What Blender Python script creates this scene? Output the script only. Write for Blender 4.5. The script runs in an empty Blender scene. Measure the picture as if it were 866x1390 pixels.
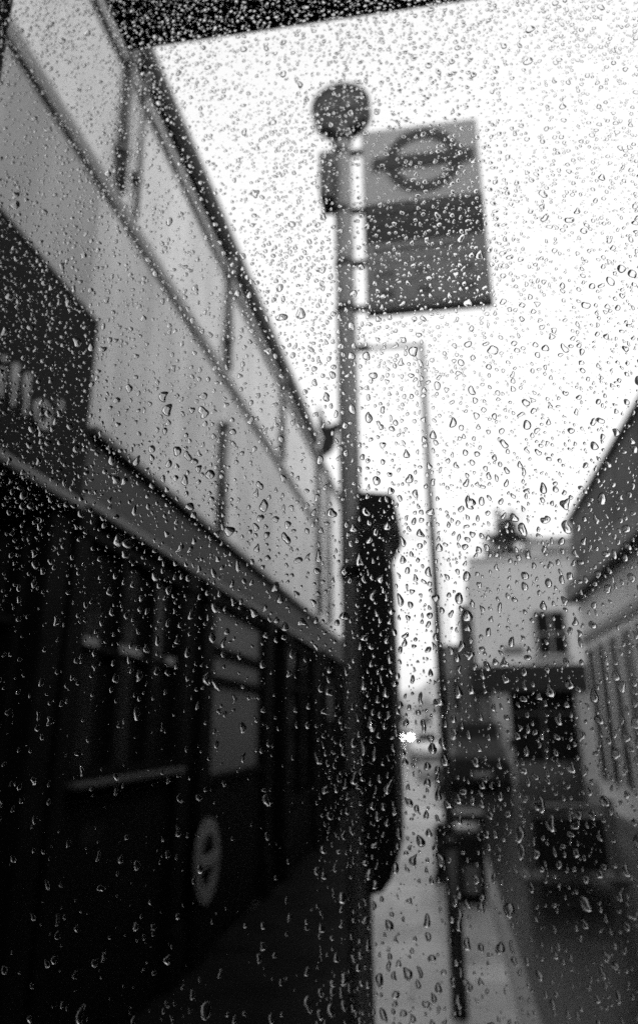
import bpy, bmesh, math, random
from mathutils import Vector, Matrix, noise as mnoise
R = math.radians
random.seed(11)
sc = bpy.context.scene
COL = sc.collection

# ------------------------------------------------------------------ materials (a black and white picture: neutral greys)
def mat(name, v, rough=0.7, var=0.25, scale=3.0, bump=0.0, bscale=40.0, spec=0.5, streak=0.0, metal=0.0, coat=0.0):
    m = bpy.data.materials.new(name); m.use_nodes = True
    nt = m.node_tree; N = nt.nodes; L = nt.links
    b = N['Principled BSDF']
    b.inputs['Roughness'].default_value = rough
    b.inputs['Specular IOR Level'].default_value = spec
    b.inputs['Metallic'].default_value = metal
    b.inputs['Coat Weight'].default_value = coat
    tc = N.new('ShaderNodeTexCoord')
    n1 = N.new('ShaderNodeTexNoise'); n1.inputs['Scale'].default_value = scale
    n1.inputs['Detail'].default_value = 6; n1.inputs['Roughness'].default_value = 0.65
    L.new(tc.outputs['Object'], n1.inputs['Vector'])
    mr = N.new('ShaderNodeMapRange')
    mr.inputs[1].default_value = 0.25; mr.inputs[2].default_value = 0.75
    mr.inputs[3].default_value = v * (1 - var); mr.inputs[4].default_value = v * (1 + var)
    L.new(n1.outputs['Fac'], mr.inputs[0])
    out = mr.outputs[0]
    if streak:
        mp = N.new('ShaderNodeMapping'); mp.inputs['Scale'].default_value = (3.5, 3.5, 0.22)
        L.new(tc.outputs['Object'], mp.inputs[0])
        n2 = N.new('ShaderNodeTexNoise'); n2.inputs['Scale'].default_value = 1.6; n2.inputs['Detail'].default_value = 5
        L.new(mp.outputs[0], n2.inputs['Vector'])
        m2 = N.new('ShaderNodeMapRange')
        m2.inputs[1].default_value = 0.35; m2.inputs[2].default_value = 0.7
        m2.inputs[3].default_value = 1.0; m2.inputs[4].default_value = 1.0 - streak
        L.new(n2.outputs['Fac'], m2.inputs[0])
        mm = N.new('ShaderNodeMath'); mm.operation = 'MULTIPLY'
        L.new(out, mm.inputs[0]); L.new(m2.outputs[0], mm.inputs[1]); out = mm.outputs[0]
    L.new(out, b.inputs['Base Color'])
    rr = N.new('ShaderNodeMapRange')
    rr.inputs[3].default_value = max(0.02, rough - 0.08); rr.inputs[4].default_value = min(1, rough + 0.08)
    L.new(n1.outputs['Fac'], rr.inputs[0]); L.new(rr.outputs[0], b.inputs['Roughness'])
    if bump:
        n3 = N.new('ShaderNodeTexNoise'); n3.inputs['Scale'].default_value = bscale; n3.inputs['Detail'].default_value = 4
        L.new(tc.outputs['Object'], n3.inputs['Vector'])
        bp = N.new('ShaderNodeBump'); bp.inputs['Strength'].default_value = bump; bp.inputs['Distance'].default_value = 0.02
        L.new(n3.outputs['Fac'], bp.inputs['Height']); L.new(bp.outputs[0], b.inputs['Normal'])
    return m

def brickmat(name, v, mortar, w, h, rough, msize=0.012, var=0.3, axes='XY', spec=0.5):
    m = bpy.data.materials.new(name); m.use_nodes = True
    nt = m.node_tree; N = nt.nodes; L = nt.links; b = N['Principled BSDF']
    tc = N.new('ShaderNodeTexCoord'); sp = N.new('ShaderNodeSeparateXYZ'); cb = N.new('ShaderNodeCombineXYZ')
    L.new(tc.outputs['Object'], sp.inputs[0])
    L.new(sp.outputs[axes[0]], cb.inputs[0]); L.new(sp.outputs[axes[1]], cb.inputs[1])
    br = N.new('ShaderNodeTexBrick'); L.new(cb.outputs[0], br.inputs['Vector'])
    br.inputs['Color1'].default_value = (v * (1 - var),) * 3 + (1,)
    br.inputs['Color2'].default_value = (v * (1 + var),) * 3 + (1,)
    br.inputs['Mortar'].default_value = (mortar,) * 3 + (1,)
    br.inputs['Scale'].default_value = 1; br.inputs['Brick Width'].default_value = w
    br.inputs['Row Height'].default_value = h; br.inputs['Mortar Size'].default_value = msize
    n1 = N.new('ShaderNodeTexNoise'); n1.inputs['Scale'].default_value = 1.3; n1.inputs['Detail'].default_value = 7
    L.new(tc.outputs['Object'], n1.inputs['Vector'])
    mr = N.new('ShaderNodeMapRange'); mr.inputs[1].default_value = .3; mr.inputs[2].default_value = .7
    mr.inputs[3].default_value = .65; mr.inputs[4].default_value = 1.25
    L.new(n1.outputs['Fac'], mr.inputs[0])
    mx = N.new('ShaderNodeVectorMath'); mx.operation = 'SCALE'
    L.new(br.outputs['Color'], mx.inputs[0]); L.new(mr.outputs[0], mx.inputs['Scale'])
    L.new(mx.outputs[0], b.inputs['Base Color'])
    rr = N.new('ShaderNodeMapRange'); rr.inputs[1].default_value = .35; rr.inputs[2].default_value = .65
    rr.inputs[3].default_value = max(.05, rough - .12); rr.inputs[4].default_value = rough + .12
    L.new(n1.outputs['Fac'], rr.inputs[0]); L.new(rr.outputs[0], b.inputs['Roughness'])
    b.inputs['Specular IOR Level'].default_value = spec
    bp = N.new('ShaderNodeBump'); bp.inputs['Strength'].default_value = .25; bp.inputs['Distance'].default_value = .01
    L.new(br.outputs['Fac'], bp.inputs['Height']); bp.invert = True
    L.new(bp.outputs[0], b.inputs['Normal'])
    return m

def glassmat(name, ior):
    m = bpy.data.materials.new(name); m.use_nodes = True
    nt = m.node_tree; N = nt.nodes; N.remove(N['Principled BSDF'])
    g = N.new('ShaderNodeBsdfGlass'); g.inputs['IOR'].default_value = ior; g.inputs['Roughness'].default_value = 0
    g.inputs['Color'].default_value = (1, 1, 1, 1)
    nt.links.new(g.outputs[0], N['Material Output'].inputs['Surface'])
    return m

def lampmat(name, s):
    m = bpy.data.materials.new(name); m.use_nodes = True
    b = m.node_tree.nodes['Principled BSDF']
    b.inputs['Base Color'].default_value = (.9, .9, .9, 1)
    b.inputs['Emission Color'].default_value = (1, 1, 1, 1); b.inputs['Emission Strength'].default_value = s
    return m

M = dict(
    render_pale=mat('pale_render', .42, .85, .20, .9, .15, 60, streak=.25),
    render_mid=mat('mid_render', .20, .85, .14, 1.0, .15, 60, streak=.25),
    render_lower=mat('lower_render', .33, .85, .24, .8, .15, 60, streak=.32),
    render_white=mat('white_render', .48, .85, .08, 1.2, .1, 60, streak=.12),
    cornice=mat('cornice_paint', .20, .7, .15, 4),
    black_paint=mat('black_paint', .008, .35, .3, 5, .05, 30),
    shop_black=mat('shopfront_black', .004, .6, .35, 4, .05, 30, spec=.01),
    fascia_dark=mat('fascia_dark', .034, .6, .2, 3, spec=.05),
    fascia_black=mat('fascia_black', .008, .7, .25, 2, spec=.02),
    moulding=mat('moulding_paint', .04, .5, .2, 6),
    letter=mat('letter_paint', .20, .6, .25, 9),
    gutter=mat('gutter_black', .008, .5, .3, 6, spec=.2),
    pipe=mat('pipe_dark', .035, .5, .25, 8),
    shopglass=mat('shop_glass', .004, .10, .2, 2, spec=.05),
    blind=mat('pale_blind', .038, .8, .12, 2),
    sill=mat('sill_paint', .014, .5, .2, 8),
    label=mat('painted_glint', .10, .5, .2, 9),  # pale tone standing in for reflections in the shop window
    logo=mat('logo_paint', .09, .5, .25, 9),
    canopy=mat('canopy_black', .010, .55, .3, 5, spec=.2),
    steel=mat('painted_steel', .22, .42, .15, 12),
    disc=mat('stop_disc_dark', .055, .45, .2, 14),
    discmark=mat('stop_disc_mark', .12, .5, .2, 14),
    flag=mat('flag_white', .60, .5, .08, 5),
    flaglow=mat('flag_grey', .36, .5, .10, 6),
    flagtile=mat('flag_tile', .30, .5, .10, 6),
    roundel=mat('roundel_dark', .035, .5, .15, 9),
    band=mat('flag_band', .010, .5, .2, 9),
    bandlight=mat('flag_band_mark', .075, .5, .2, 9),
    boxgrey=mat('box_grey', .10, .5, .2, 9),
    case=mat('case_black', .010, .5, .3, 9, spec=.2),
    lamp=mat('lamp_post_paint', .11, .5, .2, 9),
    lampdark=mat('lamp_base_paint', .02, .45, .25, 9),
    slate=brickmat('slate_cladding', .045, .03, .3, .2, .65, .006, .2, 'YZ', .15),
    right_wall=mat('right_wall_paint', .52, .75, .12, 1.5, .15, 60, streak=.2),
    facing_wall=mat('facing_wall_paint', .52, .85, .10, .8, .15, 40, streak=.12),
    pier=mat('pier_paint', .24, .7, .15, 2, streak=.2),
    neighbour=mat('neighbour_render', .11, .8, .2, 1),
    windowdark=mat('window_dark', .008, .2, .3, 2, spec=.03),
    frame=mat('window_frame', .20, .5, .15, 7),
    chimney=mat('chimney_render', .30, .85, .2, 2),
    chimneydark=mat('chimney_dark', .05, .85, .2, 2),
    leaf=mat('leaf_dark', .035, .6, .5, 4),
    bark=mat('bark_dark', .03, .9, .3, 8),
    carlight=mat('pale_car_paint', .38, .25, .05, 2, coat=.5),
    cardark=mat('dark_car_paint', .03, .25, .1, 2, coat=.5),
    tyre=mat('tyre_rubber', .012, .8, .2, 20),
    van=mat('van_paint', .006, .5, .2, 2, spec=.2),
    plate=mat('number_plate', .45, .5, .1, 3),
    headlight=lampmat('headlight_lit', 26.0),
    notice=mat('notice_panel', .13, .6, .2, 6),
    far_wall=mat('far_wall', .50, .85, .15, .3), far_roof=mat('far_roof', .26, .85, .2, .4),  # far walls lightened in colour to stand in for mist
    hills=mat('hill_mist_grey', .36, .95, .25, .05),  # hill colour lightened too, with the mist mixed into it
    ground=mat('ground_grey', .10, .9, .3, .2),
    road=mat('wet_asphalt', .009, .17, .4, 2.2, .06, 90, spec=.05),
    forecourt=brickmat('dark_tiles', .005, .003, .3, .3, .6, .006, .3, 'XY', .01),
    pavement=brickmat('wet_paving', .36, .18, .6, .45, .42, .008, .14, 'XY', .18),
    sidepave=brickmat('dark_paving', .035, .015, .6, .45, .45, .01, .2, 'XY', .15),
    kerb=mat('kerb_granite', .10, .45, .25, 9),
    glass=glassmat('clear_glass', 1.5), water=glassmat('rain_water', 1.333),
)

# ------------------------------------------------------------------ mesh helpers
class MB:
    def __init__(s): s.bm = bmesh.new()
    def box(s, x0, x1, y0, y1, z0, z1, bev=0.0):
        t = bmesh.new()
        bmesh.ops.create_cube(t, size=1)
        for v in t.verts:
            v.co = Vector(((x0 + x1) / 2 + v.co.x * (x1 - x0), (y0 + y1) / 2 + v.co.y * (y1 - y0), (z0 + z1) / 2 + v.co.z * (z1 - z0)))
        if bev: bmesh.ops.bevel(t, geom=t.edges[:], offset=bev, segments=2, affect='EDGES', profile=.6)
        s._join(t); return s
    def tube(s, p0, p1, r0, r1=None, seg=20):
        r1 = r0 if r1 is None else r1
        p0, p1 = Vector(p0), Vector(p1); d = p1 - p0
        t = bmesh.new()
        bmesh.ops.create_cone(t, cap_ends=True, cap_tris=False, segments=seg, radius1=r0, radius2=r1, depth=d.length)
        q = d.to_track_quat('Z', 'Y').to_matrix().to_4x4()
        bmesh.ops.transform(t, matrix=Matrix.Translation((p0 + p1) / 2) @ q, verts=t.verts)
        s._join(t); return s
    def prism(s, pts, y0, y1, axis='Y'):
        """closed outline of 2-D points swept between two positions on an axis"""
        t = bmesh.new()
        def P(a, b, c):
            return (a, c, b) if axis == 'Y' else ((c, a, b) if axis == 'X' else (a, b, c))
        A = [t.verts.new(P(a, b, y0)) for a, b in pts]; B = [t.verts.new(P(a, b, y1)) for a, b in pts]
        n = len(pts)
        t.faces.new(A); t.faces.new(B[::-1])
        for i in range(n):
            t.faces.new((A[(i + 1) % n], A[i], B[i], B[(i + 1) % n]))
        bmesh.ops.recalc_face_normals(t, faces=t.faces)
        s._join(t); return s
    def ring(s, cx, cz, ro, ri, y0, y1, seg=48, axis='Y', sq=1.0):
        t = bmesh.new()
        def P(a, b, c):
            return (a, c, b) if axis == 'Y' else (c, a, b)
        vs = []
        for i in range(seg):
            a = 2 * math.pi * i / seg; c, q = math.cos(a), math.sin(a)
            vs.append([t.verts.new(P(cx + c * r, cz + q * r * sq, y)) for r in (ro, ri) for y in (y0, y1)])
        for i in range(seg):
            a, b = vs[i], vs[(i + 1) % seg]
            for (p, q) in ((0, 1), (1, 3), (3, 2), (2, 0)):
                t.faces.new((a[p], a[q], b[q], b[p]))
        bmesh.ops.recalc_face_normals(t, faces=t.faces)
        s._join(t); return s
    def _join(s, t):
        me = bpy.data.meshes.new('tmp'); t.to_mesh(me); t.free(); s.bm.from_mesh(me); bpy.data.meshes.remove(me)
    def build(s, name, m, parent=None, smooth=False):
        me = bpy.data.meshes.new(name); s.bm.to_mesh(me); s.bm.free()
        if smooth:
            for p in me.polygons: p.use_smooth = True
        o = bpy.data.objects.new(name, me); COL.objects.link(o)
        if m: me.materials.append(m)
        if parent: o.parent = parent; o.matrix_parent_inverse = parent.matrix_basis.inverted()
        return o

def tag(o, label=None, cat=None, group=None, kind=None):
    if label: o['label'] = label
    if cat: o['category'] = cat
    if group: o['group'] = group
    if kind: o['kind'] = kind
    return o
def thing(name, loc, label, cat, group=None):
    o = bpy.data.objects.new(name, None); COL.objects.link(o); o.location = loc; o.empty_display_size = .1
    return tag(o, label, cat, group)

# ------------------------------------------------------------------ ground
def sheet(name, pts, z, m, th=None):
    b = MB()
    if th: b.prism(pts, z - th, z, 'Z')
    else:
        f = b.bm.faces.new([b.bm.verts.new((x, y, z)) for x, y in pts]); f.normal_update()
        if f.normal.z < 0: f.normal_flip()
    return tag(b.build(name, m), kind='structure')
sheet('ground', [(-700, -500), (700, -500), (700, 900), (-700, 900)], -.13, M['ground'])
sheet('road', [(.46, -40), (2.9, -40), (2.9, 17), (9, 17), (9, 26.9), (-1.0, 26.9), (-2.2, 60), (-6, 100), (-12, 100), (-6, 60), (-2.6, 30), (-1.9, 17.5), (.46, 17.5)], -.115, M['road'])
sheet('pavement', [(-.57, -40), (.33, -40), (.33, 17.35), (-.95, 17.35), (-.95, 9.6), (-.57, 4.4)], 0, M['pavement'], .13)
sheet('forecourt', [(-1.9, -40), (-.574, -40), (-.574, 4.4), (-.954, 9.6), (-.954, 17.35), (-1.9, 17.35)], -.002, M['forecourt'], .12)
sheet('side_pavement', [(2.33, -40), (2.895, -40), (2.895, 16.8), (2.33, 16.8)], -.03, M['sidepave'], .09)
kb = MB()
for i in range(63):
    kb.box(.333, .455, -40 + i * .91, -40 + i * .91 + .9, -.13, .004, .012)
tag(kb.build('kerb', M['kerb']), kind='structure')
hb = MB()
hp = [(-90, 0), (-90, 10), (-60, 13), (-35, 9), (-20, 7.2), (-10, 7.6), (-5, 8.6), (-2.5, 10.6), (3, 13), (12, 12), (25, 15), (50, 13), (80, 15), (110, 9), (110, 0)]
for k in range(len(hp) - 1):
    pass
t = hb.bm
rows = []
for j, (yy, f) in enumerate(((150, .0), (156, .55), (165, .9), (180, 1.0), (215, .85), (260, .2))):
    row = []
    for i in range(81):
        x = -90 + i * 2.5
        h = 0
        for (a, b2) in zip(hp, hp[1:]):
            if a[0] <= x <= b2[0] and b2[0] > a[0]:
                h = a[1] + (b2[1] - a[1]) * (x - a[0]) / (b2[0] - a[0])
        row.append(t.verts.new((x, yy, -.13 + h * 1.2 * f + mnoise.noise((x * .3, yy * .1, 0)) * .9 * f)))
    rows.append(row)
for a, b2 in zip(rows, rows[1:]):
    for i in range(80): t.faces.new((a[i], a[i + 1], b2[i + 1], b2[i]))
tag(hb.build('hills', M['hills'], smooth=True), kind='structure')

# ------------------------------------------------------------------ left terrace (front plane x = -1.9)
FX = -1.9
def letters(txt, y0, z0, h, m, parent, name='lettering'):
    cu = bpy.data.curves.new(name, 'FONT'); cu.body = txt; cu.size = h; cu.extrude = .012; cu.offset = -.004; cu.space_character = 1.22
    tmp = bpy.data.objects.new('tmp_text', cu); COL.objects.link(tmp)
    dg = bpy.context.evaluated_depsgraph_get()
    me = bpy.data.meshes.new_from_object(tmp.evaluated_get(dg))
    bpy.data.objects.remove(tmp); bpy.data.curves.remove(cu)
    # text x -> +Y, text y -> +Z, text z -> +X (faces the street)
    me.transform(Matrix(((0, 0, 1, 0), (1, 0, 0, 0), (0, 1, 0, 0), (0, 0, 0, 1))))
    me.materials.clear(); me.materials.append(m); me.name = name
    o = bpy.data.objects.new(name, me); COL.objects.link(o); o.parent = parent
    o.matrix_parent_inverse = parent.matrix_basis.inverted(); o.location = (FX + .095, y0, z0)
    return o
def downpipe(y, z0, z1, parent, r=.035):
    b = MB(); b.tube((FX + .055, y, z0), (FX + .055, y, z1), r)
    z = z0 + .3
    while z < z1:
        b.tube((FX + .055, y, z), (FX + .055, y, z + .05), r * 1.25); b.box(FX + .001, FX + .06, y - .05, y + .05, z + .005, z + .045); z += .75
    return b.build('downpipe', M['pipe'], parent, True)
def roofline(y0, y1, parent, zc=5.90, zg=6.12, gm='gutter'):
    MB().box(FX + .001, FX + .045, y0, y1, zc, zc + .05, .01).build('cornice', M['cornice'], parent)
    b = MB(); b.box(FX - .3, FX + .07, y0, y1, zg, zg + .05)
    b.prism([(FX + .0, zg + .051), (FX + .03, zg + .051), (FX + .09, zg + .06), (FX + .105, zg + .13), (FX + .105, zg + .18), (FX + .0, zg + .18)], y0, y1)
    b.build('gutter', M[gm], parent)
    MB().prism([(FX - .3, zg + .052), (FX - .01, zg + .052), (FX - 2.2, zg + .8), (FX - 3.8, zg + .8), (FX - 3.8, zg + .052)], y0, y1).build('roof', M['slate'], parent)
def string(y0, y1, parent, z=4.775):
    MB().prism([(FX + .001, z), (FX + .03, z), (FX + .055, z + .05), (FX + .055, z + .075), (FX + .001, z + .085)], y0, y1).build('string_course', M['cornice'], parent)
def shopwindow(y0, y1, z0, z1, parent, muls, trans, pane='shopglass', fr='shop_black', sill=None, x=FX):
    f = MB(); w = .05
    ys = [y0] + muls + [y1]
    f.box(x - .06, x + .035, y0 - w, y0, z0 - w, z1 + w); f.box(x - .06, x + .035, y1, y1 + w, z0 - w, z1 + w)
    f.box(x - .06, x + .033, y0, y1, z1, z1 + w); f.box(x - .06, x + .033, y0, y1, z0 - w, z0)
    for q in muls: f.box(x - .055, x + .028, q - .025, q + .025, z0, z1)
    for q in trans: f.box(x - .055, x + .024, y0, y1, q - .02, q + .02)
    fo = f.build('window', M[fr], parent)
    p = MB(); p.box(x - .045, x - .035, y0, y1, z0, z1)
    p.build('pane', M[pane], fo)
    if sill:
        s = MB(); s.box(x + .002, x + .10, y0 - .06, y1 + .06, z0 - .088, z0 - .055, .008); s.build('sill', M[sill], fo)
    return fo

# --- near shop: dark fascia with lettering
A = thing('shop_building', (FX, 0, 0), 'nearest shop on the left terrace with a tall black fascia and pale lettering', 'building')
b = MB(); b.box(FX - 4, FX, -20, 3.58, 3.83, 4.85); b.build('wall', M['render_mid'], A)
b = MB(); b.box(FX - 4, FX, -20, 3.58, 4.852, 6.118); b.build('upper_wall', M['render_pale'], A)
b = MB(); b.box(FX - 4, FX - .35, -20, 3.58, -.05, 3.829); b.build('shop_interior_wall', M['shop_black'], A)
b = MB(); b.box(FX - .34, FX + .08, -20, 3.56, 2.75, 3.80, .01); b.build('fascia', M['fascia_black'], A)
b = MB(); b.box(FX - .30, FX + .11, -20, 3.55, 2.69, 2.745, .015); b.box(FX - .3, FX + .09, -20, 3.56, 3.803, 3.825, .006); b.build('fascia_moulding', M['moulding'], A)
letters('millo\u2019', 2.38, 2.96, .31, M['letter'], A)
for (a0, a1) in ((3.36, 3.56), (1.2, 1.4), (-1.4, -1.2), (-4.2, -4.0), (-7, -6.8)):
    b = MB(); b.box(FX - .33, FX + .04, a0, a1, 0, 2.68, .012); b.box(FX - .3, FX + .06, a0 - .01, a1 + .01, 0, .3, .01); b.build('pilaster', M['shop_black'], A)
for (a0, a1) in ((1.46, 3.3), (-1.14, 1.14), (-3.94, -1.46), (-6.74, -4.26)):
    shopwindow(a0, a1, .75, 2.6, A, [(a0 + a1) / 2], [2.1], x=FX - .1)
    b = MB(); b.box(FX - .33, FX - .05, a0 - .05, a1 + .05, 0, .69); b.build('stall_riser', M['shop_black'], A)
roofline(-20, 3.58, A); string(-20, 3.58, A)
for y in (-3.9, -1.3, 1.25): downpipe(y, 4.865, 6.115, A)

# --- middle shop
B = thing('shop_building', (FX, 6, 0), 'black fronted shop with pale upper walls and long dark downpipes, behind the bus stop pole', 'building')
b = MB(); b.box(FX - 4, FX, 3.582, 11.7, 3.205, 4.85); b.build('wall', M['render_lower'], B)
b = MB(); b.box(FX - 4, FX, 3.582, 11.7, 4.852, 6.118); b.build('upper_wall', M['render_pale'], B)
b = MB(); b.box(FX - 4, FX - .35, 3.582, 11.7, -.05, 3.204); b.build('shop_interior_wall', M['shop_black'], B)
b = MB(); b.box(FX - .34, FX + .06, 3.60, 11.7, 2.815, 3.145, .008); b.build('fascia', M['fascia_dark'], B)
b = MB(); b.box(FX - .32, FX + .12, 3.595, 11.7, 3.15, 3.20, .01); b.build('fascia_cap', M['pipe'], B)
b = MB(); b.box(FX - .32, FX + .08, 3.595, 11.7, 2.75, 2.785, .01); b.box(FX - .3, FX + .07, 3.595, 11.7, 2.79, 2.81); b.build('fascia_moulding', M['moulding'], B)
for y, hw in ((3.67, .06), (5.5, .1), (6.03, .12), (8.3, .13), (9.3, .13), (11.5, .13)):
    b = MB(); b.box(FX - .33, FX + .05, y - hw, y + hw, 0, 2.745, .012); b.box(FX - .3, FX + .07, y - hw - .02, y + hw + .02, 0, .35, .01)
    b.box(FX - .3, FX + .075, y - hw - .02, y + hw + .02, 2.60, 2.745, .01); b.build('pilaster', M['shop_black'], B)
shopwindow(3.80, 5.34, 1.41, 2.62, B, [4.32, 4.84], [2.04], sill='sill')
b = MB(); b.box(FX - .33, FX - .01, 3.75, 5.39, 0, 1.28); b.build('stall_riser', M['shop_black'], B)
b = MB(); b.box(FX - .2, FX - .02, 5.605, 5.905, 0, 2.74); b.build('side_panel', M['shop_black'], B)
shopwindow(6.22, 8.1, 1.25, 2.66, B, [], [2.27, 2.02], pane='blind')
b = MB(); b.box(FX - .33, FX - .01, 6.17, 8.15, 0, 1.19); b.build('stall_riser', M['shop_black'], B)
# shop door
d = MB(); d.box(FX - .25, FX - .19, 8.5, 9.1, .02, 2.3, .006); d.box(FX - .19, FX - .17, 8.6, 9.0, .15, .9, .006)
do = d.build('door', M['shop_black'], B)
MB().tube((FX - .15, 8.56, 1.0), (FX - .15, 8.56, 1.25), .012).build('handle', M['moulding'], do)
shopwindow(9.5, 11.3, .8, 2.6, B, [10.4], [2.1]); b = MB(); b.box(FX - .33, FX - .01, 9.45, 11.35, 0, .74); b.build('stall_riser', M['shop_black'], B)
roofline(3.582, 11.7, B); string(3.582, 11.7, B)
b = MB(); b.box(FX + .001, FX + .012, 3.79, 3.94, 4.87, 5.895); b.build('wall_strip', M['render_white'], B)
downpipe(3.73, 4.865, 6.115, B); downpipe(3.98, 4.865, 6.115, B, .018); downpipe(6.27, 4.865, 6.115, B); downpipe(8.87, 4.865, 6.115, B)
downpipe(6.24, 3.205, 4.3, B, .04)
# three pale strips painted as reflections above the glazing bar; small notice below sill
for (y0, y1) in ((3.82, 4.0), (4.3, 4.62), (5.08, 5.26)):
    b = MB(); b.box(FX + .026, FX + .034, y0, y1, 2.04, 2.085); b.build('window_glint', M['label'], B)
b = MB(); b.box(FX - .009, FX - .003, 4.05, 4.32, 1.02, 1.12); b.build('notice', M['fascia_black'], B)

# --- end shop, white
Cb = thing('shop_building', (FX, 13, 0), 'white end house of the left terrace, seen just left of the bus stop pole', 'building')
b = MB(); b.box(FX - 4, FX - .02, 11.703, 15.6, 3.25, 6.10); b.build('wall', M['render_white'], Cb)
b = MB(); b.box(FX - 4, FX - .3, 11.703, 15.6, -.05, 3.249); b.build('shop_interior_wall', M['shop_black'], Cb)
b = MB(); b.box(FX - .29, FX + .05, 11.75, 15.6, 2.8, 3.24, .01); b.build('fascia', M['fascia_dark'], Cb)
for y in (11.9, 12.6, 13.9, 15.4):
    b = MB(); b.box(FX - .28, FX + .04, y - .13, y + .13, 0, 2.79, .01); b.build('pilaster', M['shop_black'], Cb)
shopwindow(12.8, 13.7, 1.75, 2.35, Cb, [], [], pane='blind')
b = MB(); b.box(FX - .28, FX - .01, 12.75, 13.75, 0, 1.69); b.build('stall_riser', M['shop_black'], Cb)
shopwindow(14.1, 15.2, .7, 2.6, Cb, [14.6], [2.1]); b = MB(); b.box(FX - .28, FX - .01, 14.05, 15.25, 0, .64); b.build('stall_riser', M['shop_black'], Cb)
MB().prism([(FX - 4, 6.102), (FX + .02, 6.102), (FX + .04, 6.2), (FX - 1.5, 6.7), (FX - 4, 6.7)], 11.703, 15.6).build('roof', M['slate'], Cb)
downpipe(11.86, 3.3, 6.08, Cb, .05); downpipe(12.95, 3.3, 6.08, Cb, .045)
# black bracket fitting at the eaves
br = thing('wall_bracket', (FX, 12.9, 6.6), 'small black forked bracket sticking out from the eaves left of the bus stop pole', 'bracket')
b = MB(); b.tube((FX - .06, 12.75, 6.80), (FX + .36, 12.75, 6.92), .075, .085, 12); b.build('arm', M['gutter'], br)
b = MB(); b.tube((FX + .0, 12.75, 6.88), (FX - .08, 12.75, 7.34), .09, .015, 10); b.build('spike', M['gutter'], br)
b = MB(); b.prism([(FX + .03, 6.84), (FX + .26, 6.92), (FX + .24, 6.60), (FX + .16, 6.44), (FX - .04, 6.30), (FX - .06, 6.5)], 12.68, 12.82); b.build('bracket_plate', M['gutter'], br)

# logo sign low on the middle shop
lg = thing('logo_sign', (FX, 6.05, .67), 'pale round ring logo with a crossbar, low on the black shopfront', 'sign')
lx = FX + .0725
MB().ring(6.05, .67, .29, .185, lx, lx + .02, 48, 'X').build('ring', M['logo'], lg)
b = MB(); b.box(lx + .021, lx + .035, 5.80, 6.30, .635, .715, .004); b.build('crossbar', M['logo'], lg)

# ------------------------------------------------------------------ right-hand building (front plane x = 2.9)
RX = 2.9
D = thing('shop_building', (RX, 5, 0), 'right hand building with dark slate upper storey over pale pilasters and a black gutter', 'building')
b = MB(); b.box(RX + .04, RX + 6, -25, 16.45, -.115, 4.2); b.build('wall', M['right_wall'], D)
b = MB(); b.box(RX + .03, RX + 6.0, -25, 16.5, 4.43, 5.8); b.build('slate_storey', M['slate'], D)
b = MB(); b.box(RX - .22, RX + .2, -25, 16.55, 4.06, 4.428, .02); b.build('gutter', M['gutter'], D)
b = MB(); b.box(RX - .05, RX + .1, -25, 16.52, 5.802, 5.86, .01); b.build('parapet_cap', M['pipe'], D)
b = MB(); b.box(RX - .02, RX + .038, -25, 16.47, 3.22, 3.32, .01); b.box(RX - .005, RX + .037, -25, 16.47, 3.33, 3.38); b.build('cornice', M['pipe'], D)
b = MB(); b.box(RX - .02, RX + .038, -25, 16.47, -.115, .13, .01); b.build('plinth', M['lampdark'], D)
y = 15.75; k = 0
while y > -7.5:
    f = MB(); f.box(RX - .01, RX + .05, y - .24, y - .21, .66, 3.05); f.box(RX - .01, RX + .05, y + .21, y + .24, .66, 3.05)
    f.box(RX - .012, RX + .05, y - .21, y + .21, 3.0, 3.05); f.box(RX - .02, RX + .05, y - .21, y + .21, .64, .70)
    f.box(RX + .0, RX + .045, y - .21, y + .21, 1.30, 1.38)
    fo = f.build('window', M['pipe'], D)
    q = MB(); q.box(RX + .02, RX + .039, y - .21, y + .21, .70, 1.30); q.box(RX + .02, RX + .039, y - .21, y + .21, 1.38, 3.0)
    q.build('pane', M['windowdark'], fo)
    y -= 1.02; k += 1

# ------------------------------------------------------------------ facing house at the end of the lane
Fc = thing('house', (3, 27, 0), 'pale rendered house facing down the lane with one small upper window', 'house')
FY = 27
b = MB(); b.box(1.22, 7.5, FY, FY + 6, 3.6, 7.3); b.build('wall', M['facing_wall'], Fc)
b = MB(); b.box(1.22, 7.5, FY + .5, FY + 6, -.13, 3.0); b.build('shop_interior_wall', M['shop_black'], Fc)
b = MB(); b.box(1.0, 7.5, FY - .18, FY + .5, 2.72, 3.595, .02); b.build('fascia', M['gutter'], Fc)
for (x0, x1, m) in ((1.62, 2.2, 'pier'), (4.36, 5.0, 'pier'), (7.0, 7.5, 'pier')):
    b = MB(); b.box(x0, x1, FY - .1, FY + .49, -.115, 2.715, .02); b.build('pier', M[m], Fc)
b = MB(); b.box(1.22, 1.61, FY + .1, FY + .3, 1.2, 2.71); b.build('side_panel', M['neighbour'], Fc)
w = MB(); w.box(2.25, 4.31, FY + .3, FY + .36, -.1, .5); w.box(3.25, 3.31, FY + .3, FY + .36, .5, 2.7); w.box(2.25, 4.31, FY + .3, FY + .36, 2.0, 2.06)
wo = w.build('shop_window', M['chimneydark'], Fc)
q = MB(); q.box(2.25, 4.31, FY + .38, FY + .4, .5, 2.7); q.build('pane', M['windowdark'], wo)
w = MB(); x0, x1, z0, z1 = 3.32, 4.27, 3.95, 5.36
w.box(x0 - .07, x0, FY - .04, FY - .002, z0 - .07, z1 + .07); w.box(x1, x1 + .07, FY - .04, FY - .002, z0 - .07, z1 + .07)
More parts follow.
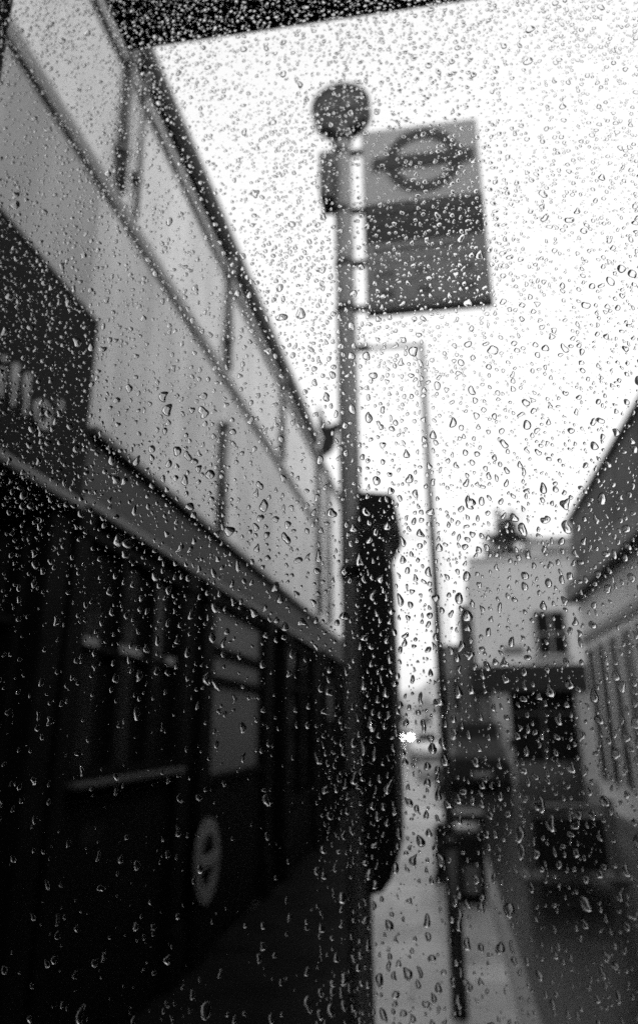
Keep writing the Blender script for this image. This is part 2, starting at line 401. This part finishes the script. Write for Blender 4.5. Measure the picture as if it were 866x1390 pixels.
w.box(x0, x1, FY - .04, FY - .002, z1, z1 + .07); w.box(x0, x1, FY - .04, FY - .002, z0 - .07, z0); w.box((x0 + x1) / 2 - .03, (x0 + x1) / 2 + .03, FY - .03, FY - .002, z0, z1); w.box(x0, x1, FY - .032, FY - .0025, 4.6, 4.65)
wo = w.build('window', M['frame'], Fc)
q = MB(); q.box(x0, x1, FY - .018, FY - .004, z0, z1); q.build('pane', M['windowdark'], wo)
s = MB(); s.box(x0 - .15, x1 + .15, FY - .13, FY - .003, z0 - .15, z0 - .08); s.build('sill', M['frame'], wo)
b = MB(); b.box(2.15, 2.85, FY - .03, FY - .003, 3.98, 4.24); b.build('wall_plaque', M['neighbour'], Fc)
b = MB(); b.box(1.16, 7.5, FY - .06, FY + .35, 7.302, 7.40, .02); b.build('parapet_cap', M['facing_wall'], Fc)
b = MB(); b.box(3.55, 3.95, FY + .8, FY + 1.8, 7.3, 8.15); b.box(3.95, 5.6, FY + .8, FY + 1.8, 7.75, 8.1); b.box(3.5, 5.65, FY + .75, FY + 1.85, 8.101, 8.2); b.build('chimney', M['chimney'], Fc)
b = MB(); b.box(3.951, 5.55, FY + .85, FY + 1.75, 7.3, 7.749); b.build('roof_hatch', M['chimneydark'], Fc)
# narrow dark-grey house beside it
G = thing('house', (.6, 28, 0), 'narrow dark grey house squeezed between the lamp post and the pale facing house', 'house')
b = MB(); b.box(-.05, 1.19, 27.6, 33, -.13, 4.25); b.build('wall', M['neighbour'], G)
b = MB(); b.box(-.1, 1.19, 27.5, 33, 4.252, 4.4, .02); b.build('roof_edge', M['chimneydark'], G)
b = MB(); b.box(.72, 1.17, 27.8, 28.6, 4.402, 5.5); b.box(.78, 1.1, 27.9, 28.5, 5.5, 5.85); b.build('chimney', M['chimneydark'], G)
w = MB(); w.box(.1, .62, 27.55, 27.598, 2.1, 3.4); wo = w.build('window', M['frame'], G)
q = MB(); q.box(.15, .57, 27.53, 27.549, 2.15, 3.35); q.build('pane', M['windowdark'], wo)

# tree beyond the facing house
def tree(x, y, base, h, rw, zc, n, label, lean=0):
    T = thing('tree', (x, y, base), label, 'tree')
    b = MB(); b.tube((x, y, base), (x + lean * .5, y, zc), .16, .08, 10)
    for i in range(9):
        a = random.uniform(0, 6.28); r = rw * random.uniform(.4, .9)
        b.tube((x + lean * .4, y, zc - h * .25), (x + lean + math.cos(a) * r, y + math.sin(a) * r * .7, zc + random.uniform(-.1, .5) * h), .05, .012, 6)
    b.build('trunk', M['bark'], T)
    bm = bmesh.new(); rnd = random.Random(5)
    cl = [(x + lean + rnd.uniform(-1, .9) * rw, y + rnd.gauss(0, rw * .4), zc - h * .25 + rnd.uniform(-.3, .14) * h, rnd.uniform(.2, .4) * rw) for _ in range(30)]
    for _ in range(9):                                            # upright leaders
        sx = x + rnd.uniform(-.55, .5) * rw
        for q in range(6): cl.append((sx + rnd.gauss(0, .05), y, zc - h * .2 + q * .11 * h * rnd.uniform(.6, 1.1), .16 * rw * (1.2 - q * .15)))
    for i in range(n):
        cx, cy, cz, cr = rnd.choice(cl)
        v = Vector((rnd.gauss(0, 1), rnd.gauss(0, 1), rnd.gauss(0, 1))).normalized() * cr * rnd.uniform(.3, 1)
        p = Vector((cx, cy, cz)) + v; s = rnd.uniform(.05, .11)
        q = Matrix.Rotation(rnd.uniform(0, 6.28), 3, Vector((rnd.gauss(0, 1), rnd.gauss(0, 1), rnd.gauss(0, 1))).normalized())
        vs = [bm.verts.new(p + q @ Vector(c)) for c in ((-s, 0, 0), (0, -s * .5, .02), (s, 0, 0), (0, s * .5, .02))]
        bm.faces.new(vs)
    me = bpy.data.meshes.new('crown'); bm.to_mesh(me); bm.free(); me.materials.append(M['leaf'])
    o = bpy.data.objects.new('crown', me); COL.objects.link(o); o.parent = T; o.matrix_parent_inverse = T.matrix_basis.inverted()
tree(3.42, 34, -.13, 2.4, 1.0, 10.1, 9000, 'dark spiky tree showing above the parapet of the pale facing house', 0)

# ------------------------------------------------------------------ far houses seen down the street
def far_house(x0, x1, y, z, label, gable=True):
    H = thing('house', ((x0 + x1) / 2, y, 0), label, 'house')
    MB().box(x0, x1, y, y + 7, -.13, z).build('wall', M['far_wall'], H)
    xm = (x0 + x1) / 2
    MB().prism([(x0 - .3, z + .002), (x1 + .3, z + .002), (xm, z + 2.2)] if gable else [(x0 - .2, z + .002), (x1 + .2, z + .002), (x1 + .2, z + .4), (x0 - .2, z + .4)], y - .2, y + 7.2).build('roof', M['far_roof'], H)
    n = max(1, int((x1 - x0) / 2.2))
    for i in range(n):
        cx = x0 + (i + .5) * (x1 - x0) / n
        w = MB(); w.box(cx - .5, cx + .5, y - .04, y - .002, z * .55, z * .8).build('window', M['windowdark'], H)
far_house(-9.5, -4.8, 112, 4.4, 'far pale gabled house at the end of the street, left of the headlights')
far_house(-4.4, -.6, 118, 4.0, 'far pale gabled house behind the pale car at the end of the street')
far_house(-17, -10, 105, 5.2, 'far wide pale house furthest left behind the shop terrace')

# ------------------------------------------------------------------ bus shelter the picture is taken from
GY = .5
S = thing('bus_shelter', (.3, -.8, 0), 'black roofed bus shelter with a rain spotted glass end panel', 'bus shelter')
b = MB(); b.box(-.47, 1.35, -3.2, .93, 2.70, 2.80, .012); b.build('roof', M['canopy'], S)
b = MB(); b.box(-.40, .72, GY - .008, GY, .25, 2.66); b.build('glass_panel', M['glass'], S)
for z in (2.662, .205):
    b = MB(); b.box(-.40, .72, GY - .03, GY + .02, z, z + .036); b.build('panel_rail', M['canopy'], S)
for (x, y) in ((-.445, GY), (.765, GY), (-.445, -3.1), (.765, -3.1)):
    b = MB(); b.box(x - .042, x + .042, y - .04, y + .04, .002, 2.698, .006); b.box(x - .08, x + .08, y - .08, y + .08, .001, .015); b.build('post', M['canopy'], S)
b = MB(); b.box(-.465, -.425, -3.0, .44, .25, 2.66, .006); b.build('side_reflection_blocker', M['canopy'], S)  # unseen opaque wall added to block side reflections in the glass
b = MB(); b.box(-.40, .72, -3.14, -3.04, .25, 2.66, .01); b.build('rear_reflection_blocker', M['fascia_black'], S)  # unseen end panel added so the glass has only black to reflect
b = MB(); b.box(.3, .7, -2.7, .1, .44, .49, .012); b.tube((.5, -2.4, .002), (.5, -2.4, .44), .03); b.tube((.5, -.2, .002), (.5, -.2, .44), .03); b.build('bench', M['canopy'], S)

# ------------------------------------------------------------------ bus stop: pole, finial, flag, timetable case
PY = 2.5; PX = -.278
P = thing('bus_stop', (PX, PY, 0), 'grey bus stop pole with a round top disc, a large flag and black timetable case', 'bus stop')
b = MB(); b.tube((PX, PY, .002), (PX, PY, 3.95), .037, .037, 28); b.tube((PX, PY, .002), (PX, PY, .5), .055, .05, 28); b.build('pole', M['steel'], P, True)
b = MB(); b.tube((PX, PY - .03, 4.068), (PX, PY + .03, 4.068), .122, .122, 48); b.build('disc', M['disc'], P)
dk = P.children[-1]
b = MB(); b.box(PX - .07, PX - .015, PY - .036, PY - .031, 4.045, 4.10); b.box(PX + .005, PX + .06, PY - .036, PY - .031, 4.05, 4.12); b.build('disc_mark', M['discmark'], dk)
MB().ring(PX, 4.068, .124, .112, PY - .034, PY + .034).build('rim', M['band'], dk)
b = MB(); b.tube((PX, PY, 3.9), (PX, PY, 3.96), .042, .042, 28); b.build('collar', M['disc'], P, True)
b = MB(); b.box(PX - .09, PX - .036, PY - .06, PY + .06, 3.60, 3.82, .006); b.build('control_box', M['boxgrey'], P)
for z in (3.845, 3.56, 3.315, 3.115):
    b = MB(); b.box(PX + .03, PX + .085, PY - .012, PY + .012, z - .009, z + .009); b.tube((PX, PY, z - .012), (PX, PY, z + .012), .041, .041, 24); b.build('bracket', M['band'], P)
x0, x1 = -.198, .268
fl = MB().box(x0, x1, PY - .012, PY + .012, 3.10, 3.935, .003).build('flag', M['flag'], P)
yf = PY - .0125
b = MB(); b.box(x0 + .002, x1 - .002, yf - .003, yf, 3.108, 3.385); b.build('route_panel', M['flaglow'], fl)
b = MB(); b.box(x0 + .001, x1 - .001, yf - .004, yf, 3.388, 3.57); b.build('band', M['band'], fl)
b = MB(); b.box(x0 + .02, x1 - .03, yf - .006, yf - .0045, 3.525, 3.548)
for i in range(11):
    xx = x0 + .04 + i * .037
    b.box(xx, xx + random.uniform(.012, .03), yf - .006, yf - .0045, 3.47, 3.497)
b.build('band_lettering', M['bandlight'], fl)
MB().ring(.048, 3.762, .152, .108, yf - .004, yf).build('roundel_ring', M['roundel'], fl)
b = MB(); b.box(-.155, .245, yf - .007, yf - .0045, 3.735, 3.79); b.build('roundel_bar', M['roundel'], fl)
for r in range(3):
    for c in range(3):
        xa = x0 + .012 + c * .149; za = 3.122 + r * .087
        tl = MB().box(xa, xa + .143, yf - .006, yf - .0035, za, za + .08).build('route_tile', M['flagtile'], fl)
for (xa, za, wd, hg) in ((x0 + .05, 3.14, .06, .036), (x0 + .35, 3.145, .065, .036), (x0 + .2, 3.145, .05, .034), (x0 + .04, 3.232, .075, .03), (x0 + .19, 3.235, .06, .03), (x0 + .34, 3.234, .07, .03), (x0 + .04, 3.345, .37, .014)):
    b = MB(); n = max(2, int(wd / .02))
    for q in range(n): b.box(xa + q * wd / n, xa + q * wd / n + wd / n * .72, yf - .0085, yf - .0065, za, za + hg)
    b.build('route_lettering', M['roundel'] if za < 3.2 else M['boxgrey'], fl)
MB().box(x0, x1, PY - .016, PY + .016, 3.082, 3.099).build('flag_edge', M['band'], fl)
# timetable case
tc = MB()
pts = [(-.235, 2.335), (-.125, 2.32), (-.115, 2.30), (-.115, 2.245), (-.15, 2.18), (-.15, 1.31), (-.155, 1.25), (-.17, 1.20), (-.195, 1.17), (-.235, 1.16)]
tc.prism(pts, PY - .17, PY + .24)
co = tc.build('timetable_case', M['case'], P)
b = MB(); b.box(-.149, -.145, PY - .13, PY + .2, 1.36, 2.13); b.build('timetable', M['blind'], co)
for z in (1.45, 2.1):
    b = MB(); b.tube((PX, PY, z - .02), (PX, PY, z + .02), .043, .043, 24); b.build('clamp', M['case'], co)

# ------------------------------------------------------------------ lamp posts
L1 = thing('lamp_post', (-.005, 5.2, 0), 'slim grey lamp post with a thin arm, standing right of the bus stop flag', 'lamp post')
b = MB(); b.tube((-.005, 5.2, .9), (-.005, 5.2, 4.40), .034, .017, 20); b.build('column', M['lamp'], L1, True)
b = MB(); b.tube((-.005, 5.2, .002), (-.005, 5.2, .9), .05, .042, 20); b.tube((-.005, 5.2, .9), (-.005, 5.2, .96), .046, .036, 20); b.build('base', M['lampdark'], L1, True)
b = MB(); b.tube((-.005, 5.2, 4.385), (-.40, 5.2, 4.40), .011, .011, 12); b.build('arm', M['lamp'], L1, True)
b = MB(); b.box(-.62, -.40, 5.16, 5.24, 4.385, 4.42, .01); b.build('lantern', M['lamp'], L1)
L2 = thing('lamp_post', (.55, 24.5, 0), 'distant thin lamp post with a long arm, partly behind the near lamp post', 'lamp post')
b = MB(); b.tube((.28, 26.2, .0), (.28, 26.2, 8.0), .05, .02, 14); b.build('column', M['steel'], L2, True)
b = MB(); b.tube((.28, 26.2, 7.98), (-1.0, 26.2, 8.05), .02, .02, 10); b.build('arm', M['steel'], L2, True)
b = MB(); b.box(-1.35, -1.0, 26.1, 26.3, 8.02, 8.1, .02); b.build('lantern', M['steel'], L2)

# ------------------------------------------------------------------ bollards, bin
def bollard(x, y, h, label):
    o = thing('bollard', (x, y, 0), label, 'bollard', 'black bollards along the kerb')
    b = MB(); b.tube((x, y, .002), (x, y, h * .8), .085, .075, 18); b.tube((x, y, .001), (x, y, .08), .11, .1, 18); b.build('post', M['case'], o, True)
    b = MB(); b.tube((x, y, h * .8), (x, y, h * .86), .095, .095, 18); b.tube((x, y, h * .86), (x, y, h), .08, .03, 18); b.build('cap', M['case'], o, True)
bollard(-.11, 9.3, .6, 'black bollard beside the litter bin, left of the lamp post foot')
bollard(-.22, 20.2, .68, 'far black bollard below the pale car, left of the lamp post')
bn = thing('litter_bin', (.24, 8.4, 0), 'dark street litter bin with a small pale notice, standing at the kerb', 'bin')
b = MB(); b.box(-.03, .32, 8.15, 8.65, .05, .62, .03); b.box(.0, .29, 8.2, 8.6, .002, .05); b.build('body', M['case'], bn)
b = MB(); b.box(-.05, .34, 8.12, 8.68, .72, .80, .03); b.box(-.04, .0, 8.14, 8.66, .62, .72); b.box(.29, .33, 8.14, 8.66, .62, .72); b.build('hood', M['case'], bn)
b = MB(); b.box(.11, .25, 8.143, 8.149, .1, .34); b.build('notice', M['notice'], bn)

bar = thing('street_barrier', (1.42, 10.3, -.115), 'low black barrier panel between two grey posts in the lane below the facing house', 'barrier')
b = MB(); b.box(1.0, 1.84, 10.28, 10.34, -.03, .56, .01); b.build('panel', M['case'], bar)
b = MB(); b.box(.98, 1.86, 10.26, 10.36, .64, .70, .015); b.build('rail', M['boxgrey'], bar)
for x in (.93, 1.91):
    b = MB(); b.box(x - .05, x + .05, 10.25, 10.37, -.112, .76, .012); b.box(x - .1, x + .1, 10.05, 10.55, -.113, -.07, .01); b.build('post', M['boxgrey'], bar)

# ------------------------------------------------------------------ vehicles
def loft(sections):
    """sections: list of (y, [(x,z)...]) closed rings joined into one skin"""
    bm = bmesh.new(); rs = []
    for y, ring in sections: rs.append([bm.verts.new((x, y, z)) for x, z in ring])
    n = len(rs[0])
    for a, c in zip(rs, rs[1:]):
        for i in range(n): bm.faces.new((a[i], a[(i + 1) % n], c[(i + 1) % n], c[i]))
    bm.faces.new(rs[0]); bm.faces.new(rs[-1][::-1])
    bmesh.ops.recalc_face_normals(bm, faces=bm.faces)
    return bm
def carring(w, z0, zb, wt, zt):
    h = w / 2; t = wt / 2
    return [(-h + .08, z0), (h - .08, z0), (h, z0 + .15), (h, zb - .1), (h - .05, zb), (t, zt - .06), (t - .1, zt), (-t + .1, zt), (-t, zt - .06), (-h + .05, zb), (-h, zb - .1), (-h, z0 + .15)]
def car(name, x, y, rz, paint, label, lit):
    o = thing(name, (0, 0, 0), label, 'car')
    W = 1.72
    secs = [(-2.05, carring(W * .9, .3, .55, W * .8, .62)), (-1.95, carring(W, .2, .65, W * .85, .74)), (-1.1, carring(W, .2, .85, W * .86, .93)), (-.75, carring(W, .2, .9, W * .82, 1.02)),
            (-.15, carring(W, .2, .92, W * .7, 1.43)), (.9, carring(W, .2, .92, W * .7, 1.45)), (1.6, carring(W, .2, .92, W * .72, 1.3)), (1.95, carring(W, .22, .9, W * .8, 1.0)), (2.05, carring(W * .94, .3, .8, W * .8, .88))]
    m = MB(); m.bm.free(); m.bm = loft(secs); m.build('body', paint, o)
    g = MB(); g.bm.free()
    bm = bmesh.new(); q = [(-.58, -.80, .97), (.58, -.80, .97), (.5, -.2, 1.40), (-.5, -.2, 1.40)]
    a = [bm.verts.new((p[0], p[1] - .035, p[2] + .02)) for p in q]; c = [bm.verts.new((p[0], p[1] + .02, p[2] - .03)) for p in q]
    bm.faces.new(a); bm.faces.new(c[::-1])
    for i in range(4): bm.faces.new((a[i], c[i], c[(i + 1) % 4], a[(i + 1) % 4]))
    bmesh.ops.recalc_face_normals(bm, faces=bm.faces); g.bm = bm
    g.build('windscreen', M['shopglass'], o)
    for sx in (-1, 1):
        for sy in (-1.3, 1.3):
            wm = MB(); wm.tube((sx * .70, sy, .31), (sx * .875, sy, .31), .31, .31, 24); wo = wm.build('wheel', M['tyre'], o)
            MB().tube((sx * .85, sy, .31), (sx * .882, sy, .31), .19, .19, 16).build('rim', M['steel'], wo)
        hl = MB(); hl.tube((sx * .6, -2.09, .62), (sx * .6, -1.98, .62), .15, .15, 18); hl.build('headlight', M['headlight'] if lit else M['plate'], o)
        mi = MB(); mi.box(sx * .98 - .09, sx * .98 + .09, -.72, -.62, .92, 1.05, .02); mi.build('mirror', paint, o)
    b = MB(); b.box(-.26, .26, -2.085, -2.05, .40, .51); b.build('number_plate', M['plate'], o)
    b = MB(); b.box(-.6, .6, -2.075, -2.0, .22, .36, .01); b.build('bumper', M['tyre'], o)
    o.location = (x, y, -.115); o.rotation_euler.z = rz
car('car', -5.08, 104, R(4), M['cardark'], 'dark car with both headlights shining, coming along the far street', True)
car('car', -1.05, 45, R(8), M['carlight'], 'pale parked car right of the dark car with lit headlights', False)
# dark van by the facing house
V = thing('van', (0, 0, 0), 'black van standing in front of the narrow grey house', 'van')
secs = [(-2.2, carring(1.62, .28, .8, 1.5, .9)), (-2.1, carring(1.7, .2, .95, 1.52, 1.05)), (-1.55, carring(1.7, .2, 1.05, 1.45, 1.2)), (-.95, carring(1.7, .2, 1.08, 1.36, 1.88)), (2.0, carring(1.7, .2, 1.08, 1.4, 1.9)), (2.15, carring(1.64, .3, 1.08, 1.36, 1.8))]
m = MB(); m.bm.free(); m.bm = loft(secs); m.build('body', M['van'], V)
b = MB(); b.prism([(-1.50, 1.24), (-1.46, 1.25), (-.98, 1.82), (-1.03, 1.83)], -.6, .6, 'X'); b.build('windscreen', M['shopglass'], V)
for sx in (-1, 1):
    for sy in (-1.45, 1.35):
        wm = MB(); wm.tube((sx * .68, sy, .32), (sx * .865, sy, .32), .32, .32, 24); wo = wm.build('wheel', M['tyre'], V)
        MB().tube((sx * .84, sy, .32), (sx * .872, sy, .32), .2, .2, 16).build('rim', M['pipe'], wo)
    b = MB(); b.box(sx * .62 - .12, sx * .62 + .12, -2.17, -2.1, .72, .9, .02); b.build('headlight', M['frame'], V)
    b = MB(); b.box(sx * .95 - .08, sx * .95 + .08, -1.3, -1.2, 1.15, 1.4, .02); b.build('mirror', M['van'], V)
b = MB(); b.box(-.26, .26, -2.23, -2.18, .42, .53); b.build('number_plate', M['notice'], V)
V.location = (.95, 25.0, -.115)

# ------------------------------------------------------------------ rain on the glass
def drop_geo(rnd, d, asp, lean, rings, segs, hr):
    """one bead of water: closed dome on a flat back; local x, z along the glass, y outwards"""
    r = d / 2
    k1, k2, k3 = rnd.gauss(0, .12), rnd.gauss(0, .09), rnd.gauss(0, .045)
    p1, p2, p3 = (rnd.uniform(0, 6.28) for _ in range(3))
    lobes = rnd.random() < .16 and d > .0018
    if lobes: k1 = rnd.uniform(.24, .36)
    bend = 0 if asp > 6 else rnd.gauss(0, .14) + (rnd.choice((-1, 1)) * .3 if rnd.random() < .12 else 0)
    pw = rnd.uniform(2, 3.6); ex = rnd.uniform(.52, .70)
    sag = rnd.uniform(.15, .52); tail = rnd.uniform(-.05, .28) if asp > 1.15 else rnd.uniform(-.08, .08)
    cl, sl = math.cos(lean), math.sin(lean)
    V, Fc = [], []
    def pt(th, rho):
        rr = r * (1 + k1 * math.cos(2 * th + p1) + k2 * math.cos(3 * th + p2) + k3 * math.cos(4 * th + p3))
        c, s_ = math.cos(th), math.sin(th)
        x = rr * rho * c / math.sqrt(asp); z = rr * rho * s_ * math.sqrt(asp)
        x *= 1 - tail * s_ * rho                               # narrower towards the top
        return x, z, rr
    for i in range(rings + 1):
        a = i / rings
        rho = math.sin(a * math.pi / 2) if i < rings else 1.0  # denser at the rim
        for j in range(segs):
            th = 2 * math.pi * j / segs
            x, z, rr = pt(th, rho)
            h = hr * r * (max(0, 1 - rho ** pw)) ** ex
            zz = z - sag * r * (1 - rho) * .8                   # weight hangs to the lower side
            x += bend * (z * z / r - r * .3)
            V.append((x * cl - zz * sl, .0004 + h, x * sl + zz * cl))
            if i == 0: break
    def idx(i, j): return 0 if i == 0 else 1 + (i - 1) * segs + j % segs
    for j in range(segs): Fc.append((0, idx(1, j + 1), idx(1, j)))
    for i in range(1, rings):
        for j in range(segs): Fc.append((idx(i, j), idx(i, j + 1), idx(i + 1, j + 1), idx(i + 1, j)))
    Fc.append(tuple(idx(rings, j) for j in range(segs)))       # flat back
    return V, Fc

# camera frame, used to shade the shower's density over the glass and to pick the drops that show largest
CX = Vector((0.98763, 0.05772, 0.14581)); CR = Vector((0.15658, -0.31131, -0.93732)); CU = Vector((-0.00871, 0.94855, -0.31650))
FPX = 1017.67
def to_px(p):
    w = Vector(p) - Vector((0, 0, 1.6))
    c = CX * w.x + CR * w.y + CU * w.z
    return 433 + FPX * c.x / -c.z, 650 - FPX * c.y / -c.z
rnd = random.Random(4)
cells = {}
def free(x, z, r):
    ci, cj = int(x / .008), int(z / .008)
    for a in range(ci - 1, ci + 2):
        for c in range(cj - 1, cj + 2):
            for (X, Z, Rr) in cells.get((a, c), ()):
                if (X - x) ** 2 + (Z - z) ** 2 < ((Rr + r) * .98) ** 2: return False
    return True
drops = []
def lower(z): return min(1, max(0, (2.0 - z) / .35))
def add(x, z, d, asp, lean):
    r = d / 2 * math.sqrt(asp)
    if not free(x, z, r): return False
    cells.setdefault((int(x / .008), int(z / .008)), []).append((x, z, r))
    px, py = to_px((x, GY, z))
    drops.append((d, asp, lean, x, z, -20 < px < 886 and -20 < py < 1410, px, py)); return True
def shape(z, d):
    l = lower(z)
    asp = max(.75, rnd.gauss(1.06 + .42 * l, .16 + .14 * l)) if d > .0012 else rnd.uniform(.9, 1.3)
    return min(asp, 2.5), rnd.gauss(.06, .28 - .1 * l)
def density(x, z):
    px, py = to_px((x, GY, z))
    f = .74 + .75 * mnoise.noise((x * 9, z * 9, 3.1))
    if py < 90: f += .35
    if 538 < px < 566 and 992 < py < 1020: return 0
    if px < 430 and py > 640: f *= max(.10, 1 - (py - 640) / 400)                          # drops thinned out to keep the glints in this lower corner dim
    return f
for lim, n_in, lo, med, sg, hi in (('big', 1500, .0040, .0048, .22, .0088), ('mid', 13000, .0020, .0028, .26, .0042), ('small', 19000, .0007, .0012, .34, .0020), ('spray', 5000, .0004, .0006, .25, .0008)):
    n = 0; tries = 0
    while n < n_in and tries < n_in * 12:
        tries += 1
        x = rnd.uniform(-.398, .45); z = rnd.uniform(1.2, 2.6)
        px, py = to_px((x, GY, z))
        inside = -60 < px < 926 and -60 < py < 1450
        if not inside and (lim == 'spray' or rnd.random() > .35): continue
        if rnd.random() > density(x, z): continue
        if lim == 'big' and rnd.random() > .16 + .84 * lower(z): continue
        d = min(hi, max(lo, med * math.exp(rnd.gauss(0, sg))))
        asp, lean = shape(z, d)
        if add(x, z, d, asp, lean): n += 1
for (x, z, d, asp, ln) in ((-.352, 2.15, .008, 34, .05), (-.344, 2.03, .007, 26, -.10), (-.325, 2.17, .006, 18, .2), (-.371, 2.20, .008, 20, .12), (.10, 1.80, .007, 22, .03), (-.16, 1.62, .008, 26, -.02), (.03, 2.06, .006, 18, -.04), (.075, 1.60, .008, 24, .02)):
    add(x, z, d, asp, ln)
drops.sort(key=lambda q: -(q[0] if q[5] else 0))
def where(px, py):
    if 485 < px < 670 and 165 < py < 430: return 'large clear raindrop on the glass over the bus stop flag', 'large raindrops over the flag'
    if py < 70 and px > 140: return 'large clear raindrop on the glass over the black shelter roof', 'large raindrops over the roof'
    if 450 < px < 545 and py > 690: return 'large clear raindrop on the glass over the black timetable case and pole', 'large raindrops over the timetable case'
    if px < 450 and py > 2.3 * (px - 205) + 80:
        if py > .63 * px + 610: return 'large clear raindrop on the glass over the black left shopfronts', 'large raindrops over the black shopfronts'
        return 'large clear raindrop on the glass over the pale upper wall of the left terrace', 'large raindrops over the pale terrace wall'
    if px > 600 and py > 760 or px > 770 and py > 540: return 'large clear raindrop on the glass over the right hand buildings and road', 'large raindrops over the right hand side'
    if py > 930: return 'large clear raindrop on the glass over the wet pale pavement', 'large raindrops over the pavement'
    return 'large clear raindrop on the glass over the white sky', 'large raindrops over the sky'
fv, ff = [], []
for i, (d, asp, lean, x, z, vis, px, py) in enumerate(drops):
    hr = rnd.uniform(.40, .64) + .12 * lower(z)
    big = d > .0016
    V, F_ = drop_geo(rnd, d, asp, lean, 9 if d > .003 else (7 if big else (5 if d > .0008 else 3)), 26 if d > .003 else (18 if big else (12 if d > .0008 else 8)), hr)
    if i < 300:
        me = bpy.data.meshes.new('raindrop'); me.from_pydata(V, [], F_); me.materials.append(M['water'])
        o = bpy.data.objects.new('raindrop', me); COL.objects.link(o); o.location = (x, GY, z)
        lb, gr = where(px, py); tag(o, lb, 'raindrop', gr)
        for p in me.polygons: p.use_smooth = len(p.vertices) <= 4
    else:
        k = len(fv)
        fv += [(a + x, c + GY, e + z) for a, c, e in V]; ff += [tuple(q + k for q in f) for f in F_]
me = bpy.data.meshes.new('fine_raindrops'); me.from_pydata(fv, [], ff); me.materials.append(M['water'])
for p in me.polygons: p.use_smooth = len(p.vertices) <= 4
o = bpy.data.objects.new('fine_raindrops', me); COL.objects.link(o)
tag(o, 'countless fine raindrops spattered over the whole glass panel', 'raindrops', kind='stuff')

# ------------------------------------------------------------------ light: overcast, grey
w = bpy.data.worlds.new('World'); sc.world = w; w.use_nodes = True
nt = w.node_tree; N = nt.nodes; L = nt.links
SUN_EL, SUN_AZ = R(38), R(100)
sky = N.new('ShaderNodeTexSky'); sky.sky_type = 'NISHITA'; sky.sun_disc = False
sky.sun_elevation = SUN_EL; sky.sun_rotation = SUN_AZ; sky.dust_density = 6; sky.air_density = 1.5
bw = N.new('ShaderNodeRGBToBW'); L.new(sky.outputs[0], bw.inputs[0])
mx = N.new('ShaderNodeMix'); mx.data_type = 'FLOAT'; mx.inputs[0].default_value = .6
L.new(bw.outputs[0], mx.inputs[2]); mx.inputs[3].default_value = 9.0
L.new(mx.outputs[0], N['Background'].inputs['Color']); N['Background'].inputs['Strength'].default_value = .1
sl = bpy.data.lights.new('sun', 'SUN'); sl.energy = 1.3; sl.angle = R(18)
so = bpy.data.objects.new('sun', sl); COL.objects.link(so)
dv = Vector((math.sin(SUN_AZ) * math.cos(SUN_EL), math.cos(SUN_AZ) * math.cos(SUN_EL), math.sin(SUN_EL)))
so.rotation_euler = dv.to_track_quat('Z', 'Y').to_euler(); so.location = (5, -5, 20)

# ------------------------------------------------------------------ camera
cd = bpy.data.cameras.new('camera'); cam = bpy.data.objects.new('camera', cd); COL.objects.link(cam)
rot = Matrix((CX, CR, CU))            # rows: world axes in camera space
cam.matrix_world = Matrix.Translation((0, 0, 1.6)) @ rot.to_4x4()
cd.sensor_width = 36; cd.lens = 36 * FPX / 1390; cd.shift_y = -45 / 1390; cd.clip_start = .02; cd.clip_end = 3000
cd.dof.use_dof = True; cd.dof.focus_distance = .52; cd.dof.aperture_fstop = 4.15
sc.camera = cam

sc.view_settings.view_transform = 'Standard'; sc.view_settings.look = 'None'; sc.view_settings.exposure = .85; sc.view_settings.gamma = 1
sc.render.engine = 'CYCLES'
cy = sc.cycles
cy.max_bounces = 14; cy.transmission_bounces = 12; cy.glossy_bounces = 5; cy.diffuse_bounces = 3; cy.transparent_max_bounces = 12
cy.caustics_refractive = False; cy.caustics_reflective = False; cy.sample_clamp_indirect = 0
cy.use_denoising = False
try: cy.denoiser = 'OPENIMAGEDENOISE'
except Exception: pass
